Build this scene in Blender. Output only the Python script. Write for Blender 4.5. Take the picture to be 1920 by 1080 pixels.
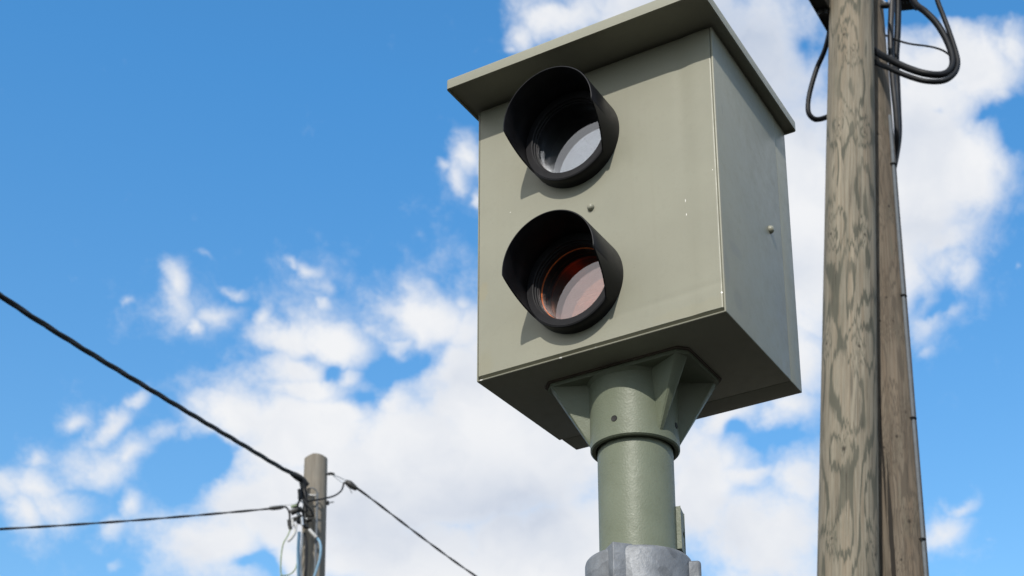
import bpy, bmesh, math, random
from mathutils import Vector, Matrix, noise as mnoise
PI = math.pi
random.seed(7)
scene = bpy.context.scene
for o in list(bpy.data.objects):
    bpy.data.objects.remove(o)
COL = scene.collection

# ------------------------------------------------------------------ camera
GZ = 1.62 + 1.3759                 # world height of the underside of the camera box
FPX = 2631.98                      # focal length in pixels of a 1920 px wide picture
PPX, PPY = 1421.1, 1204.8          # optical axis: the photograph is an off-centre crop
RIGHT = Vector((0.91129, 0.40821, -0.05292))
FWD = Vector((-0.37613, 0.87807, 0.29583))
UP = Vector((0.16723, -0.24968, 0.95378))
RIGHT.normalize(); FWD = (FWD - RIGHT * FWD.dot(RIGHT)).normalized(); UP = RIGHT.cross(FWD).normalized()
CAMP = Vector((1.5027, -2.1347, 1.62))
cam = bpy.data.cameras.new('camera')
camo = bpy.data.objects.new('camera', cam)
COL.objects.link(camo)
M = Matrix((RIGHT, UP, -FWD)).transposed().to_4x4()
M.translation = CAMP
camo.matrix_world = M
cam.sensor_width = 36
cam.sensor_fit = 'HORIZONTAL'
cam.lens = FPX / 1920 * 36
cam.shift_x = (960 - PPX) / 1920
cam.shift_y = (PPY - 540) / 1920
cam.clip_start = 0.05
cam.clip_end = 20000
cam.dof.use_dof = True
cam.dof.focus_distance = 2.66
cam.dof.aperture_fstop = 9.0
scene.camera = camo


def ray(x, y):
    return RIGHT * ((x - PPX) / FPX) + FWD - UP * ((y - PPY) / FPX)


def at(x, y, depth):
    return CAMP + ray(x, y) * depth


def on_plane(x, y, axis, v):
    r = ray(x, y)
    return CAMP + r * ((v - CAMP[axis]) / r[axis])


# ------------------------------------------------------------------ light
SUN = Vector((0.275, -1.0, 0.79)).normalized()
sun = bpy.data.lights.new('sun', 'SUN')
sun.energy = 3.0
sun.angle = math.radians(0.8)
sun.color = (1.0, 0.945, 0.87)
suno = bpy.data.objects.new('sun', sun)
COL.objects.link(suno)
suno.rotation_euler = SUN.to_track_quat('Z', 'Y').to_euler()
suno.location = (0, -6, 9)
scene.view_settings.view_transform = 'Standard'
scene.view_settings.look = 'None'
scene.view_settings.gamma = 1
scene.view_settings.use_curve_mapping = False
scene.view_settings.exposure = 0.45


# ------------------------------------------------------------------ node helpers
class NT:
    def __init__(self, tree):
        self.t = tree

    def n(self, typ, **kw):
        nd = self.t.nodes.new(typ)
        for k, v in kw.items():
            setattr(nd, k, v)
        return nd

    def put(self, sock, v):
        if hasattr(v, 'is_linked'):
            self.t.links.new(v, sock)
        elif v is not None:
            if isinstance(v, (tuple, list)) and sock.type == 'RGBA' and len(v) == 3:
                v = (*v, 1)
            sock.default_value = v

    def math(self, op, a, b=None, c=None, clamp=False):
        nd = self.n('ShaderNodeMath', operation=op, use_clamp=clamp)
        for i, v in enumerate((a, b, c)):
            if v is not None:
                self.put(nd.inputs[i], v)
        return nd.outputs[0]

    def vmath(self, op, a, b=None, out=0):
        nd = self.n('ShaderNodeVectorMath', operation=op)
        self.put(nd.inputs[0], a)
        if b is not None:
            self.put(nd.inputs[3 if op == 'SCALE' else 1], b)
        return nd.outputs[out]

    def noise(self, vec, scale, detail=4, rough=.5, lac=2.0, dist=0, out=0):
        nd = self.n('ShaderNodeTexNoise')
        self.put(nd.inputs['Vector'], vec)
        nd.inputs['Scale'].default_value = scale
        nd.inputs['Detail'].default_value = detail
        nd.inputs['Roughness'].default_value = rough
        nd.inputs['Lacunarity'].default_value = lac
        nd.inputs['Distortion'].default_value = dist
        return nd.outputs[out]

    def mapr(self, v, a, b, c=0.0, d=1.0, smooth=False):
        nd = self.n('ShaderNodeMapRange', interpolation_type='SMOOTHSTEP' if smooth else 'LINEAR')
        for i, s in enumerate((v, a, b, c, d)):
            self.put(nd.inputs[i], s)
        return nd.outputs[0]

    def mix(self, f, a, b, blend='MIX'):
        nd = self.n('ShaderNodeMix', data_type='RGBA', blend_type=blend)
        self.put(nd.inputs[0], f)
        self.put(nd.inputs[6], a)
        self.put(nd.inputs[7], b)
        return nd.outputs[2]

    def xyz(self, x, y, z):
        nd = self.n('ShaderNodeCombineXYZ')
        for i, v in enumerate((x, y, z)):
            self.put(nd.inputs[i], v)
        return nd.outputs[0]

    def sep(self, v):
        nd = self.n('ShaderNodeSeparateXYZ')
        self.put(nd.inputs[0], v)
        return nd.outputs


# ------------------------------------------------------------------ sky with its clouds
world = bpy.data.worlds.new('World')
scene.world = world
world.use_nodes = True
wt = NT(world.node_tree)
bg = world.node_tree.nodes['Background']
sky = wt.n('ShaderNodeTexSky', sky_type='NISHITA', sun_disc=False)
sky.sun_elevation = math.asin(SUN.z)
sky.sun_rotation = math.atan2(SUN.x, SUN.y)
sky.air_density = 1.0
sky.dust_density = 0.6
sky.ozone_density = 2.2
direc = wt.n('ShaderNodeTexCoord').outputs['Generated']
# cloud positions live on a plane tangent to the celestial sphere, east / up axes
CN = ray(960, 540).normalized()
CE = CN.cross(Vector((0, 0, 1))).normalized()
CU = CE.cross(CN).normalized()


def sky_uv(x, y):
    d = ray(x, y)
    k = d.dot(CN)
    return d.dot(CE) / k, d.dot(CU) / k


dn = wt.vmath('DOT_PRODUCT', direc, tuple(CN), out=1)
dns = wt.math('MAXIMUM', dn, 0.15)
cu = wt.math('DIVIDE', wt.vmath('DOT_PRODUCT', direc, tuple(CE), out=1), dns)
cv = wt.math('DIVIDE', wt.vmath('DOT_PRODUCT', direc, tuple(CU), out=1), dns)
uv0 = wt.xyz(cu, cv, 0.0)
# wispy domain warp
w1 = wt.noise(uv0, 9.0, 3, .55, out=1)
w2 = wt.noise(uv0, 34.0, 4, .6, out=1)
w1 = wt.vmath('SCALE', wt.vmath('SUBTRACT', w1, (.5, .5, .5)), 0.045)
w2 = wt.vmath('SCALE', wt.vmath('SUBTRACT', w2, (.5, .5, .5)), 0.020)
uvw = wt.vmath('ADD', wt.vmath('ADD', uv0, w1), w2)


def blobs(lst, vec, start, mode='MAXIMUM'):
    acc = start
    vx, vy, _ = wt.sep(vec)
    for (x, y, a, b, ang, s) in lst:
        c0 = Vector(sky_uv(x, y))
        ca, sa = math.cos(math.radians(ang)), math.sin(math.radians(ang))
        va = Vector(sky_uv(x + ca * a, y + sa * a)) - c0
        vb = Vector(sky_uv(x - sa * b, y + ca * b)) - c0
        m = wt.n('ShaderNodeMapping', vector_type='TEXTURE')
        wt.put(m.inputs[0], wt.xyz(vx, vy, acc))      # chained, so that the shader stack stays small
        m.inputs['Location'].default_value = (c0.x, c0.y, 0)
        m.inputs['Rotation'].default_value = (0, 0, math.atan2(va.y, va.x))
        m.inputs['Scale'].default_value = (va.length, vb.length, 1e7)
        q = wt.vmath('DOT_PRODUCT', m.outputs[0], m.outputs[0], out=1)
        g = wt.math('MULTIPLY', wt.math('POWER', 0.36788, wt.math('POWER', q, .80)), s)
        acc = wt.math(mode, g, acc)
    return acc


# x, y, half-width, half-height, tilt, strength (picture pixels, y down; turned into sky directions)
CLOUDS = [
    # big bank, lower middle
    (800, 880, 330, 150, -6, 1.25), (980, 800, 220, 210, 0, 1.25), (560, 800, 170, 92, -10, 1.1), (445, 795, 92, 80, 0, .95), (640, 930, 240, 130, 0, 1.15),
    (400, 1030, 122, 100, 0, .95), (500, 960, 160, 100, 0, 1.0), (560, 1050, 70, 60, 0, .7), (760, 1040, 230, 90, 0, 1.1), (1010, 1030, 200, 110, 0, 1.2), (880, 690, 90, 90, 0, .85),
    (360, 830, 46, 40, 0, .42),
    (800, 600, 126, 70, 8, .92), (880, 620, 60, 74, 0, .80), (770, 558, 66, 32, 0, .62), (860, 560, 44, 26, 0, .6),
    (530, 640, 78, 54, 0, .86), (620, 635, 84, 54, 8, .90), (540, 690, 96, 50, 0, .84), (480, 588, 28, 40, 10, .60), (652, 705, 34, 30, 0, .62), (560, 725, 96, 38, 0, .95), (640, 762, 86, 38, 0, .95), (740, 640, 60, 30, 0, .62), (840, 700, 60, 40, 0, .8), (740, 760, 80, 40, 0, .8),
    (500, 610, 46, 46, 0, .56), (700, 560, 28, 26, 0, .48), (690, 610, 40, 30, 0, .5),
    # loose wisps on the left
    (332, 545, 30, 50, 10, .62), (352, 612, 28, 30, 0, .62), (395, 592, 62, 32, -14, .55), (325, 580, 46, 56, 0, .55), (424, 543, 30, 14, -6, .50), (592, 497, 36, 18, 28, .50),
    (612, 530, 22, 38, -20, .46), (606, 560, 26, 18, 0, .52), (378, 489, 22, 11, 30, .38), (560, 480, 24, 12, 20, .42), (245, 570, 16, 11, 0, .36),
    (205, 790, 72, 26, -33, .66), (130, 780, 44, 28, -20, .56), (265, 745, 36, 20, -30, .54), (170, 870, 110, 56, -8, .66), (60, 900, 84, 50, 20, .66), (100, 940, 92, 48, 20, .64), (40, 950, 56, 60, 0, .66), (10, 900, 50, 50, 0, .64),
    (230, 850, 90, 40, -16, .62), (310, 822, 62, 32, -20, .55), (60, 850, 40, 30, 0, .54), (238, 955, 36, 34, -30, .58), (205, 1000, 42, 36, -20, .56), (310, 920, 26, 18, 0, .40), (225, 1065, 20, 18, 0, .42), (160, 815, 40, 30, -20, .46),
    # thin veils between the scraps
    (140, 870, 200, 100, -16, .33), (350, 580, 120, 80, 0, .30), (600, 600, 190, 110, 0, .40), (610, 520, 60, 60, 0, .30), (250, 980, 90, 60, -20, .30), (860, 330, 70, 90, 0, .32), (330, 830, 90, 50, 0, .34), (1790, 990, 90, 60, 0, .3),
    # beside and behind the box
    (868, 290, 36, 48, 10, .72), (858, 330, 28, 34, 0, .60), (885, 368, 18, 26, 0, .58), (835, 310, 26, 20, 0, .48), (905, 300, 40, 60, 0, .6), (1060, 20, 100, 60, -8, .86), (985, 60, 50, 40, -20, .66), (1000, 10, 40, 24, 0, .56), (960, 85, 24, 16, 0, .5),
    (1250, 20, 210, 120, 0, .9), (1410, 110, 160, 190, 0, .92), (1480, 420, 150, 260, 0, 1.2), (1470, 690, 110, 100, 0, .9),
    # right of the wooden poles
    (1700, 300, 150, 220, 0, 1.15), (1810, 130, 110, 100, 8, 1.05), (1800, 320, 110, 90, 0, 1.0), (1770, 440, 100, 60, -30, .72), (1890, 100, 60, 60, 0, .72), (1880, 320, 40, 50, 0, .62), (1870, 190, 60, 30, 0, .6),
    (1725, 590, 64, 80, 0, .62), (1690, 480, 80, 160, 0, .74), (1800, 500, 44, 60, 20, .54), (1790, 570, 30, 34, 0, .44), (1740, 650, 34, 24, 0, .5), (1890, 60, 40, 30, 0, .5),
    (1775, 985, 58, 36, -20, .60), (1800, 935, 40, 20, -28, .50), (1740, 1005, 34, 24, 0, .5), (1845, 990, 20, 10, 0, .28), (1912, 490, 10, 12, 0, .34),
    # below the box, right of the post
    (1430, 1000, 170, 120, 0, .9), (1320, 900, 110, 170, 0, .9), (1500, 910, 80, 70, 0, .74), (1360, 780, 80, 44, -10, .8), (1470, 770, 80, 50, 0, .8), (1400, 880, 90, 50, 0, .72), (1250, 850, 120, 120, 0, .8),
]
GAPS = [
    (765, 682, 44, 13, -6, .62), (712, 690, 20, 18, 0, .46), (612, 690, 16, 14, 0, .46), (684, 745, 40, 16, 0, .46), (722, 712, 20, 14, 0, .36), (840, 640, 26, 14, -20, .16),
    (365, 895, 52, 34, -14, .52), (408, 868, 22, 34, 0, .4), (470, 1064, 46, 15, -6, .66), (515, 1070, 16, 16, 0, .4), (330, 900, 40, 60, 0, .36), (560, 660, 22, 16, 30, .22),
    (1390, 803, 24, 14, 20, .52), (1432, 836, 24, 14, 20, .40), (1476, 830, 20, 14, 0, .25), (1420, 866, 30, 10, 0, .2),
    (1848, 226, 26, 10, 0, .42), (1905, 236, 24, 44, 0, .62), (1755, 212, 16, 8, 0, .2), (1700, 14, 70, 26, -12, .85), (1650, 30, 40, 30, 0, .4), (1770, 20, 34, 14, 0, .4), (1870, 8, 60, 12, 6, .7),
    (1515, 80, 34, 28, 0, .36), (1045, 8, 34, 18, 0, .34), (1745, 575, 26, 14, -20, .36), (1780, 450, 34, 12, -24, .26), (1770, 540, 20, 20, 0, .2), (1540, 300, 20, 60, 0, .12), (1715, 560, 16, 20, 0, .2),
]
dens = wt.math('SUBTRACT', blobs(CLOUDS, uvw, 0.0), blobs(GAPS, uvw, 0.0, 'ADD'))
fb = wt.noise(uv0, 17.0, 12, .66)
fb = wt.math('SUBTRACT', fb, 0.5)
fine = wt.math('SUBTRACT', wt.noise(uvw, 70.0, 7, .66), 0.5)
# elsewhere in the sky: fair-weather clouds from noise alone
off = wt.noise(direc, 3.2, 6, .55)
off = wt.mapr(off, .40, .56, 0.0, 0.9)
inside = wt.mapr(dn, .86, .92, 0, 1, True)
dens = wt.math('ADD', wt.math('MULTIPLY', dens, inside), wt.math('MULTIPLY', off, wt.math('SUBTRACT', 1.0, inside)))
# unseen bright cloud bank, added in front of the box for the lens glass to mirror
RD = Vector((-0.47, -0.71, 0.52)).normalized()
front = wt.mapr(wt.vmath('DOT_PRODUCT', direc, tuple(RD), out=1), .80, .93, 0, .9, True)
dens = wt.math('MAXIMUM', dens, front)
dd = wt.math('ADD', dens, wt.math('MULTIPLY', fb, 0.80))
dd = wt.math('ADD', dd, wt.math('MULTIPLY', fine, 0.36))
alpha = wt.mapr(dd, 0.12, 0.80, 0, 1, True)
alpha = wt.math('POWER', alpha, 0.9)
# grey-blue where the bank is thick and turned from the sun
SHADE = [(1380, 60, 190, 110, 0, .75), (930, 960, 220, 70, -8, .55), (1500, 190, 120, 90, 0, .25), (900, 900, 130, 60, 0, .2), (640, 960, 150, 60, 0, .25),
         (1330, 1000, 120, 60, 0, .3), (1690, 260, 120, 40, -10, .3), (1760, 420, 100, 40, 10, .3), (1480, 520, 60, 50, 0, .5), (880, 715, 70, 40, 0, .3)]
shade = blobs(SHADE, uvw, 0.0, 'ADD')
sh2 = wt.noise(uvw, 12.0, 6, .55)
shade = wt.math('ADD', shade, wt.mapr(sh2, .42, .74, 0, .40))
shade = wt.math('MULTIPLY', shade, wt.mapr(dd, .35, .8, 0.15, 1), clamp=True)
ccol = wt.mix(shade, (5.45, 5.52, 5.66), (2.9, 3.4, 4.3))
tint = wt.mix(wt.mapr(wt.sep(direc)[2], .33, .62), (0.78, 1.15, 1.24), (0.54, 1.25, 1.56))
skyc = wt.mix(1.0, sky.outputs[0], tint, 'MULTIPLY')
ccol = wt.mix(front, ccol, (7.4, 7.4, 7.4))       # added bank made brightest, to strengthen the glass reflection
wt.put(bg.inputs[0], wt.mix(alpha, skyc, ccol))
bg.inputs[1].default_value = 0.12
world.cycles.sampling_method = 'MANUAL'
world.cycles.sample_map_resolution = 512


# ------------------------------------------------------------------ materials
def material(name):
    m = bpy.data.materials.new(name)
    m.use_nodes = True
    t = NT(m.node_tree)
    return m, t, m.node_tree.nodes['Principled BSDF']


def bump(t, b, h, strength, dist):
    nd = t.n('ShaderNodeBump')
    t.put(nd.inputs['Height'], h)
    nd.inputs['Strength'].default_value = strength
    nd.inputs['Distance'].default_value = dist
    t.put(b.inputs['Normal'], nd.outputs[0])


def simple(name, col, rough, metal=0.0, var=0.15, scale=30, bstr=0.0, bscale=200, bdist=.001, spec=.5):
    m, t, b = material(name)
    v = t.n('ShaderNodeTexCoord').outputs['Object']
    n1 = t.noise(v, scale, 5, .6)
    f = t.mapr(n1, .3, .7)
    c1 = tuple(c * (1 - var) for c in col)
    c2 = tuple(min(1, c * (1 + var)) for c in col)
    t.put(b.inputs['Base Color'], t.mix(f, c1, c2))
    t.put(b.inputs['Roughness'], t.mapr(n1, .3, .7, rough * .9, min(1, rough * 1.1)))
    b.inputs['Metallic'].default_value = metal
    b.inputs['Specular IOR Level'].default_value = spec
    if bstr:
        bump(t, b, t.noise(v, bscale, 3, .5), bstr, bdist)
    return m


W, D, H = 0.5611, 0.3773, 0.65
PX, PY = 0.274, 0.160                # axis of the post


def painted(name, col, chips=(), stains=(), rough=.42, dirt=.12):
    m, t, b = material(name)
    v = t.n('ShaderNodeTexCoord').outputs['Object']
    big = t.noise(v, 5, 4, .55)
    mid = t.noise(v, 40, 5, .65)
    base = t.mix(t.mapr(big, .35, .65), tuple(c * (1 - dirt * .5) for c in col), tuple(c * (1 + dirt * .35) for c in col))
    base = t.mix(t.mapr(mid, .52, .78, 0, .22), base, tuple(c * .72 for c in col))
    # rain streaks that run down the sheet
    sx = t.n('ShaderNodeMapping'); t.put(sx.inputs[0], v); sx.inputs['Scale'].default_value = (46, 46, 1.6)
    st = t.noise(sx.outputs[0], 1.0, 4, .6)
    base = t.mix(t.mapr(st, .55, .8, 0, .20), base, (.22, .21, .16))
    # tiny specks
    sp = t.noise(v, 330, 2, .5)
    base = t.mix(t.mapr(sp, .735, .77, 0, .5), base, (.10, .09, .07))
    for (p, r, c, f) in stains:
        p = (p[0] - PX, p[1] - PY, p[2])
        q = t.vmath('LENGTH', t.vmath('MULTIPLY', t.vmath('SUBTRACT', v, p), r), out=1)
        q = t.math('ADD', q, t.mapr(mid, .2, .8, -.4, .4))
        base = t.mix(t.mapr(q, 1.0, .5, 0, f, True), base, c)
    for (p, r) in chips:
        p = (p[0] - PX, p[1] - PY, p[2])
        q = t.vmath('LENGTH', t.vmath('MULTIPLY', t.vmath('SUBTRACT', v, p), r), out=1)
        base = t.mix(t.mapr(q, 1.0, .7), base, (.80, .78, .74))
    t.put(b.inputs['Base Color'], base)
    t.put(b.inputs['Roughness'], t.mapr(mid, .3, .7, rough - .06, rough + .08))
    b.inputs['Specular IOR Level'].default_value = .4
    bump(t, b, t.noise(v, 420, 2, .5), .05, .001)
    return m


PAINT = (.250, .247, .192)


def chip(x, y, sx, sz):
    p = on_plane(x, y, 1, 0.0)
    return ((p.x, p.y, p.z - 0.0), (1 / sx, 4, 1 / sz))


chips = [chip(1285, 376, .0008, .0040), (chip(1287, 402, .0009, .0030)), chip(1353, 548, .0022, .0022), chip(1336, 318, .0008, .0016),
         chip(957, 398, .0018, .0006)]
pa = on_plane(905, 548, 1, 0.0)
pb = on_plane(1300, 580, 1, 0.0)
stains = [((pa.x, 0, pa.z), (60, 4, 40), (.27, .24, .15), .4), ((pb.x, 0, pb.z), (9, 4, 60), (.27, .25, .17), .25), ((.02, 0, GZ + .04), (40, 4, 26), (.25, .23, .15), .3)]
M_PAINT = painted('grey_beige_paint', PAINT, (), ())
lip = [chip(902, 712.5, .0040, .0016), chip(1051, 671, .0040, .0016), chip(1040, 676, .0022, .0014), chip(1117, 650, .0022, .0014), chip(1357, 420, .0014, .0022)]
sm = [on_plane(1384, 562, 0, W), on_plane(1380, 470, 0, W), on_plane(1362, 500, 0, W), on_plane(1354, 205, 0, W), on_plane(1470, 600, 0, W)]
smudge = [((sm[0].x, sm[0].y, sm[0].z), (4, 40, 34), (.17, .17, .15), .30), ((sm[1].x, sm[1].y, sm[1].z), (4, 26, 60), (.18, .18, .16), .30),
          ((sm[2].x, sm[2].y, sm[2].z), (4, 60, 20), (.18, .18, .17), .30), ((sm[3].x, sm[3].y, sm[3].z), (4, 900, 60), (.10, .10, .09), .6), ((sm[4].x, sm[4].y, sm[4].z), (4, 20, 9), (.20, .19, .15), .25)]
lip = [(p, (r[0], 250, r[2])) for p, r in lip]
M_HOUSING = painted('housing_paint', PAINT, lip, smudge)
M_FRONT = painted('front_sheet_paint', PAINT, chips, stains)


def cast_paint():
    m, t, b = material('olive_grey_cast_paint')
    v = t.n('ShaderNodeTexCoord').outputs['Object']
    big = t.noise(v, 9, 4, .6)
    mid = t.noise(v, 60, 4, .6)
    base = t.mix(t.mapr(big, .35, .65), (.128, .146, .100), (.150, .170, .122))
    base = t.mix(t.mapr(mid, .58, .8, 0, .4), base, (.11, .115, .08))
    t.put(b.inputs['Base Color'], base)
    t.put(b.inputs['Roughness'], t.mapr(mid, .3, .7, .42, .52))
    b.inputs['Specular IOR Level'].default_value = .34
    bump(t, b, t.noise(v, 230, 2, .6), .40, .0013)
    return m


M_CAST = cast_paint()


def galvanised():
    m, t, b = material('galvanised_cast_iron')
    v = t.n('ShaderNodeTexCoord').outputs['Object']
    vo = t.n('ShaderNodeTexVoronoi', feature='F1')
    t.put(vo.inputs['Vector'], t.vmath('ADD', v, t.vmath('SCALE', t.noise(v, 14, 3, .6, out=1), .06)))
    vo.inputs['Scale'].default_value = 22
    n1 = t.noise(v, 26, 5, .65)
    f = t.math('ADD', t.mapr(n1, .3, .7, 0, .6), t.math('MULTIPLY', t.sep(vo.outputs['Color'])[0], .4))
    t.put(b.inputs['Base Color'], t.mix(f, (.092, .099, .109), (.236, .250, .270)))
    b.inputs['Metallic'].default_value = .25
    t.put(b.inputs['Roughness'], t.mapr(f, 0, 1, .66, .50))
    bump(t, b, t.math('ADD', t.noise(v, 26, 4, .6), t.math('MULTIPLY', t.noise(v, 110, 4, .6), .3)), .5, .006)
    return m


M_GALV = galvanised()
M_BLACK = simple('black_hood_paint', (.006, .006, .0075), .46, var=.25, scale=50, bstr=.06, bscale=400, spec=.22)
M_RING = simple('black_anodised_ring', (.010, .010, .012), .55, var=.3, scale=60, bstr=.05, bscale=300, spec=.22)
M_TUBE = simple('lens_tube_black', (.004, .004, .005), .6, var=.2, spec=.2)
M_RUBBER = simple('black_cable_sheath', (.007, .008, .010), .50, var=.25, scale=12, bstr=.1, bscale=90, bdist=.002, spec=.22)
M_STEEL = simple('zinc_steel', (.42, .44, .46), .42, metal=.8, var=.25, scale=60, bstr=.15, bscale=160)
M_WIREGREY = simple('grey_wire_tube', (.13, .145, .16), .65, metal=.0, var=.15, scale=40, spec=.25)
M_BLUE = simple('pale_blue_wire', (.19, .34, .47), .45, var=.12)
M_WHITE = simple('white_sleeve', (.46, .46, .45), .5, var=.12)
M_GREENW = simple('green_yellow_wire', (.20, .26, .14), .5, var=.3)
M_PLASTIC = simple('black_box_plastic', (.016, .016, .015), .55, var=.2, scale=20, bstr=.1, bscale=120)
M_SEAL = simple('brown_sealant', (.07, .055, .04), .6, var=.3, scale=80)
M_DARK = simple('near_black', (.008, .008, .007), .7, var=.2)


def glass(name, tint, refl, refl_col):
    m, t, b = material(name)
    tr = t.n('ShaderNodeBsdfTransparent'); tr.inputs[0].default_value = (*tint, 1)
    gl = t.n('ShaderNodeBsdfGlossy'); gl.inputs['Roughness'].default_value = .012
    v = t.n('ShaderNodeTexCoord').outputs['Object']
    t.put(gl.inputs[0], t.mix(t.mapr(t.noise(v, 90, 5, .7), .5, .8, 0, .12), refl_col, tuple(c * .5 for c in refl_col)))
    f = refl
    mx = t.n('ShaderNodeMixShader')
    t.put(mx.inputs[0], f)
    t.t.links.new(tr.outputs[0], mx.inputs[1]); t.t.links.new(gl.outputs[0], mx.inputs[2])
    out = [n for n in t.t.nodes if n.type == 'OUTPUT_MATERIAL'][0]
    t.t.links.new(mx.outputs[0], out.inputs[0])
    return m


M_GLASS = glass('clear_cover_glass', (.92, .94, .96), .16, (.93, .95, 1.0))
M_GLASS2 = glass('inner_cover_glass', (.9, .92, .95), .36, (.90, .94, 1.0))
M_AMBER = glass('amber_filter_glass', (.92, .86, .84), .16, (1.0, .93, .95))
M_AMBER2 = glass('amber_inner_glass', (.90, .66, .50), .22, (1.0, .84, .80))
M_AMBER3 = glass('rose_diffuser_glass', (.88, .66, .50), .30, (1.0, .80, .76))
M_COPPER = simple('orange_filter_edge', (.80, .22, .05), .35, var=.3, scale=60)
M_LENS = simple('coated_lens', (.010, .010, .016), .06, var=.1, spec=.8)
M_REFLECTOR = simple('copper_reflector', (.36, .17, .07), .34, metal=1.0, var=.2, scale=40)


def wood(name, light, mid_c, dark, knots, seed, bands, cracks=()):
    """weathered pole: growth-ring contours, knots, fine checks. UV = metres round / along."""
    m, t, b = material(name)
    uv = t.n('ShaderNodeUVMap', uv_map='UVMap').outputs[0]
    s = t.sep(uv)
    off = t.xyz(seed, seed * 1.7, 0)
    uvs = t.vmath('ADD', uv, off)
    # the ring edges run in comb-like steps along the fibres
    wa = t.noise(t.vmath('MULTIPLY', uvs, (115, 3.0, 1)), 1.0, 3, .6)
    wb = t.noise(t.vmath('MULTIPLY', uvs, (24, 6, 1)), 1.0, 3, .55, out=1)
    warp = t.vmath('ADD', t.xyz(0.0, t.mapr(wa, .25, .75, -.055, .055), 0.0), t.vmath('MULTIPLY', t.vmath('SUBTRACT', wb, (.5, .5, .5)), (.010, .030, 0)))
    wuv = t.vmath('ADD', uvs, warp)
    field = t.noise(t.vmath('MULTIPLY', wuv, (7.5, 1.2, 1)), 1.0, 0.9, .5)
    core = 0.0
    for (ku, kv, r) in knots:
        dv = t.vmath('MULTIPLY', t.vmath('SUBTRACT', t.vmath('ADD', uv, warp), (ku, kv, 0)), (1 / (r * 2.7), 1 / (r * 3.0), 0))
        q = t.vmath('LENGTH', dv, out=1)
        field = t.math('MULTIPLY_ADD', t.math('POWER', .36788, q), .34, field)
        dc = t.vmath('LENGTH', t.vmath('MULTIPLY', t.vmath('SUBTRACT', uv, (ku, kv, 0)), (1 / (r * .36), 1 / (r * .44), 0)), out=1)
        dc = t.math('ADD', dc, t.mapr(t.noise(t.vmath('MULTIPLY', uv, (260, 200, 1)), 1, 2), .3, .7, -.4, .4))
        core = t.math('MAXIMUM', t.mapr(dc, 1.0, .4), core)
    ph = t.math('FRACT', t.math('MULTIPLY', field, bands))
    tri = t.math('ABSOLUTE', t.math('MULTIPLY_ADD', ph, 2.0, -1.0))
    fine = t.noise(t.vmath('MULTIPLY', uvs, (330, 5, 1)), 1.0, 4, .65)
    # latewood line: sharp on one side, soft on the other, of uneven width
    wid = t.noise(t.vmath('MULTIPLY', uvs, (14, 4, 1)), 1.0, 2, .5)
    thr = t.mapr(wid, .3, .7, .55, .86)
    line = t.mapr(t.math('ADD', t.math('SUBTRACT', tri, thr), t.mapr(fine, .3, .7, -.07, .07)), -.08, .10, 0, 1, True)
    patch = t.mapr(t.noise(t.vmath('MULTIPLY', uvs, (13, 2.0, 1)), 1.0, 3, .55), .30, .50, .45, 1.0)
    line = t.math('MULTIPLY', line, patch)
    blot = t.noise(t.vmath('MULTIPLY', uvs, (10, 1.1, 1)), 1.0, 4, .6)
    col = t.mix(t.mapr(blot, .35, .65), light, mid_c)
    col = t.mix(t.mapr(fine, .38, .66, 0, .75), col, tuple(c * .60 for c in mid_c))
    fib = t.noise(t.vmath('MULTIPLY', uvs, (120, 2.2, 1)), 1.0, 5, .7)
    col = t.mix(t.mapr(fib, .44, .60, 0, .60), col, (mid_c[0] * .62, mid_c[1] * .54, mid_c[2] * .48))
    tan = t.noise(t.vmath('MULTIPLY', uvs, (18, .9, 1)), 1.0, 4, .6)
    col = t.mix(t.mapr(tan, .50, .64, 0, .28), col, (light[0] * 1.02, light[1] * .88, light[2] * .78))
    algae = t.noise(t.vmath('MULTIPLY', uvs, (16, 3.2, 1)), 1.0, 4, .6)
    col = t.mix(t.mapr(algae, .54, .68, 0, .35), col, (.095, .10, .074))
    pale = t.noise(t.vmath('MULTIPLY', uvs, (26, 1.4, 1)), 1.0, 4, .65)
    col = t.mix(t.mapr(pale, .55, .72, 0, .55), col, tuple(min(1, c * 1.22) for c in light))
    col = t.mix(t.math('MULTIPLY', line, .90), col, dark)
    # narrow drying checks
    chk = t.noise(t.vmath('MULTIPLY', uvs, (95, .85, 1)), 1.0, 2, .5)
    ck = t.mapr(t.math('ABSOLUTE', t.math('SUBTRACT', chk, .5)), .0, .022, .75, 0)
    ck = t.math('MULTIPLY', ck, t.mapr(t.noise(t.vmath('MULTIPLY', uvs, (20, 2.2, 1)), 1, 2), .5, .6))
    for (cu0, va, vb, cw) in cracks:
        xx = t.math('ABSOLUTE', t.math('SUBTRACT', t.math('ADD', s[0], t.mapr(t.noise(t.vmath('MULTIPLY', uvs, (0, 3, 1)), 1, 5), .3, .7, -.003, .003)), cu0))
        tap = t.math('MULTIPLY', t.mapr(s[1], va, va + .25), t.mapr(s[1], vb, vb - .35))
        cc = t.mapr(t.math('SUBTRACT', xx, t.math('MULTIPLY', tap, cw)), .0005, -.0012)
        ck = t.math('MAXIMUM', ck, t.math('MULTIPLY', cc, t.mapr(tap, .02, .08)))
    col = t.mix(t.math('MULTIPLY', core, .85), col, (.030, .024, .018))
    col = t.mix(ck, col, (.022, .018, .014))
    t.put(b.inputs['Base Color'], col)
    b.inputs['Roughness'].default_value = .78
    b.inputs['Specular IOR Level'].default_value = .25
    hgt = t.math('SUBTRACT', t.math('MULTIPLY_ADD', fine, .5, t.math('MULTIPLY', line, -.25)), t.math('MULTIPLY', t.math('MAXIMUM', ck, core), 1.2))
    bump(t, b, hgt, .5, .003)
    return m


# ------------------------------------------------------------------ object helpers
def tag(o, label=None, cat=None, group=None, kind=None):
    if label: o['label'] = label
    if cat: o['category'] = cat
    if group: o['group'] = group
    if kind: o['kind'] = kind
    return o


BASE = {}


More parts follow.
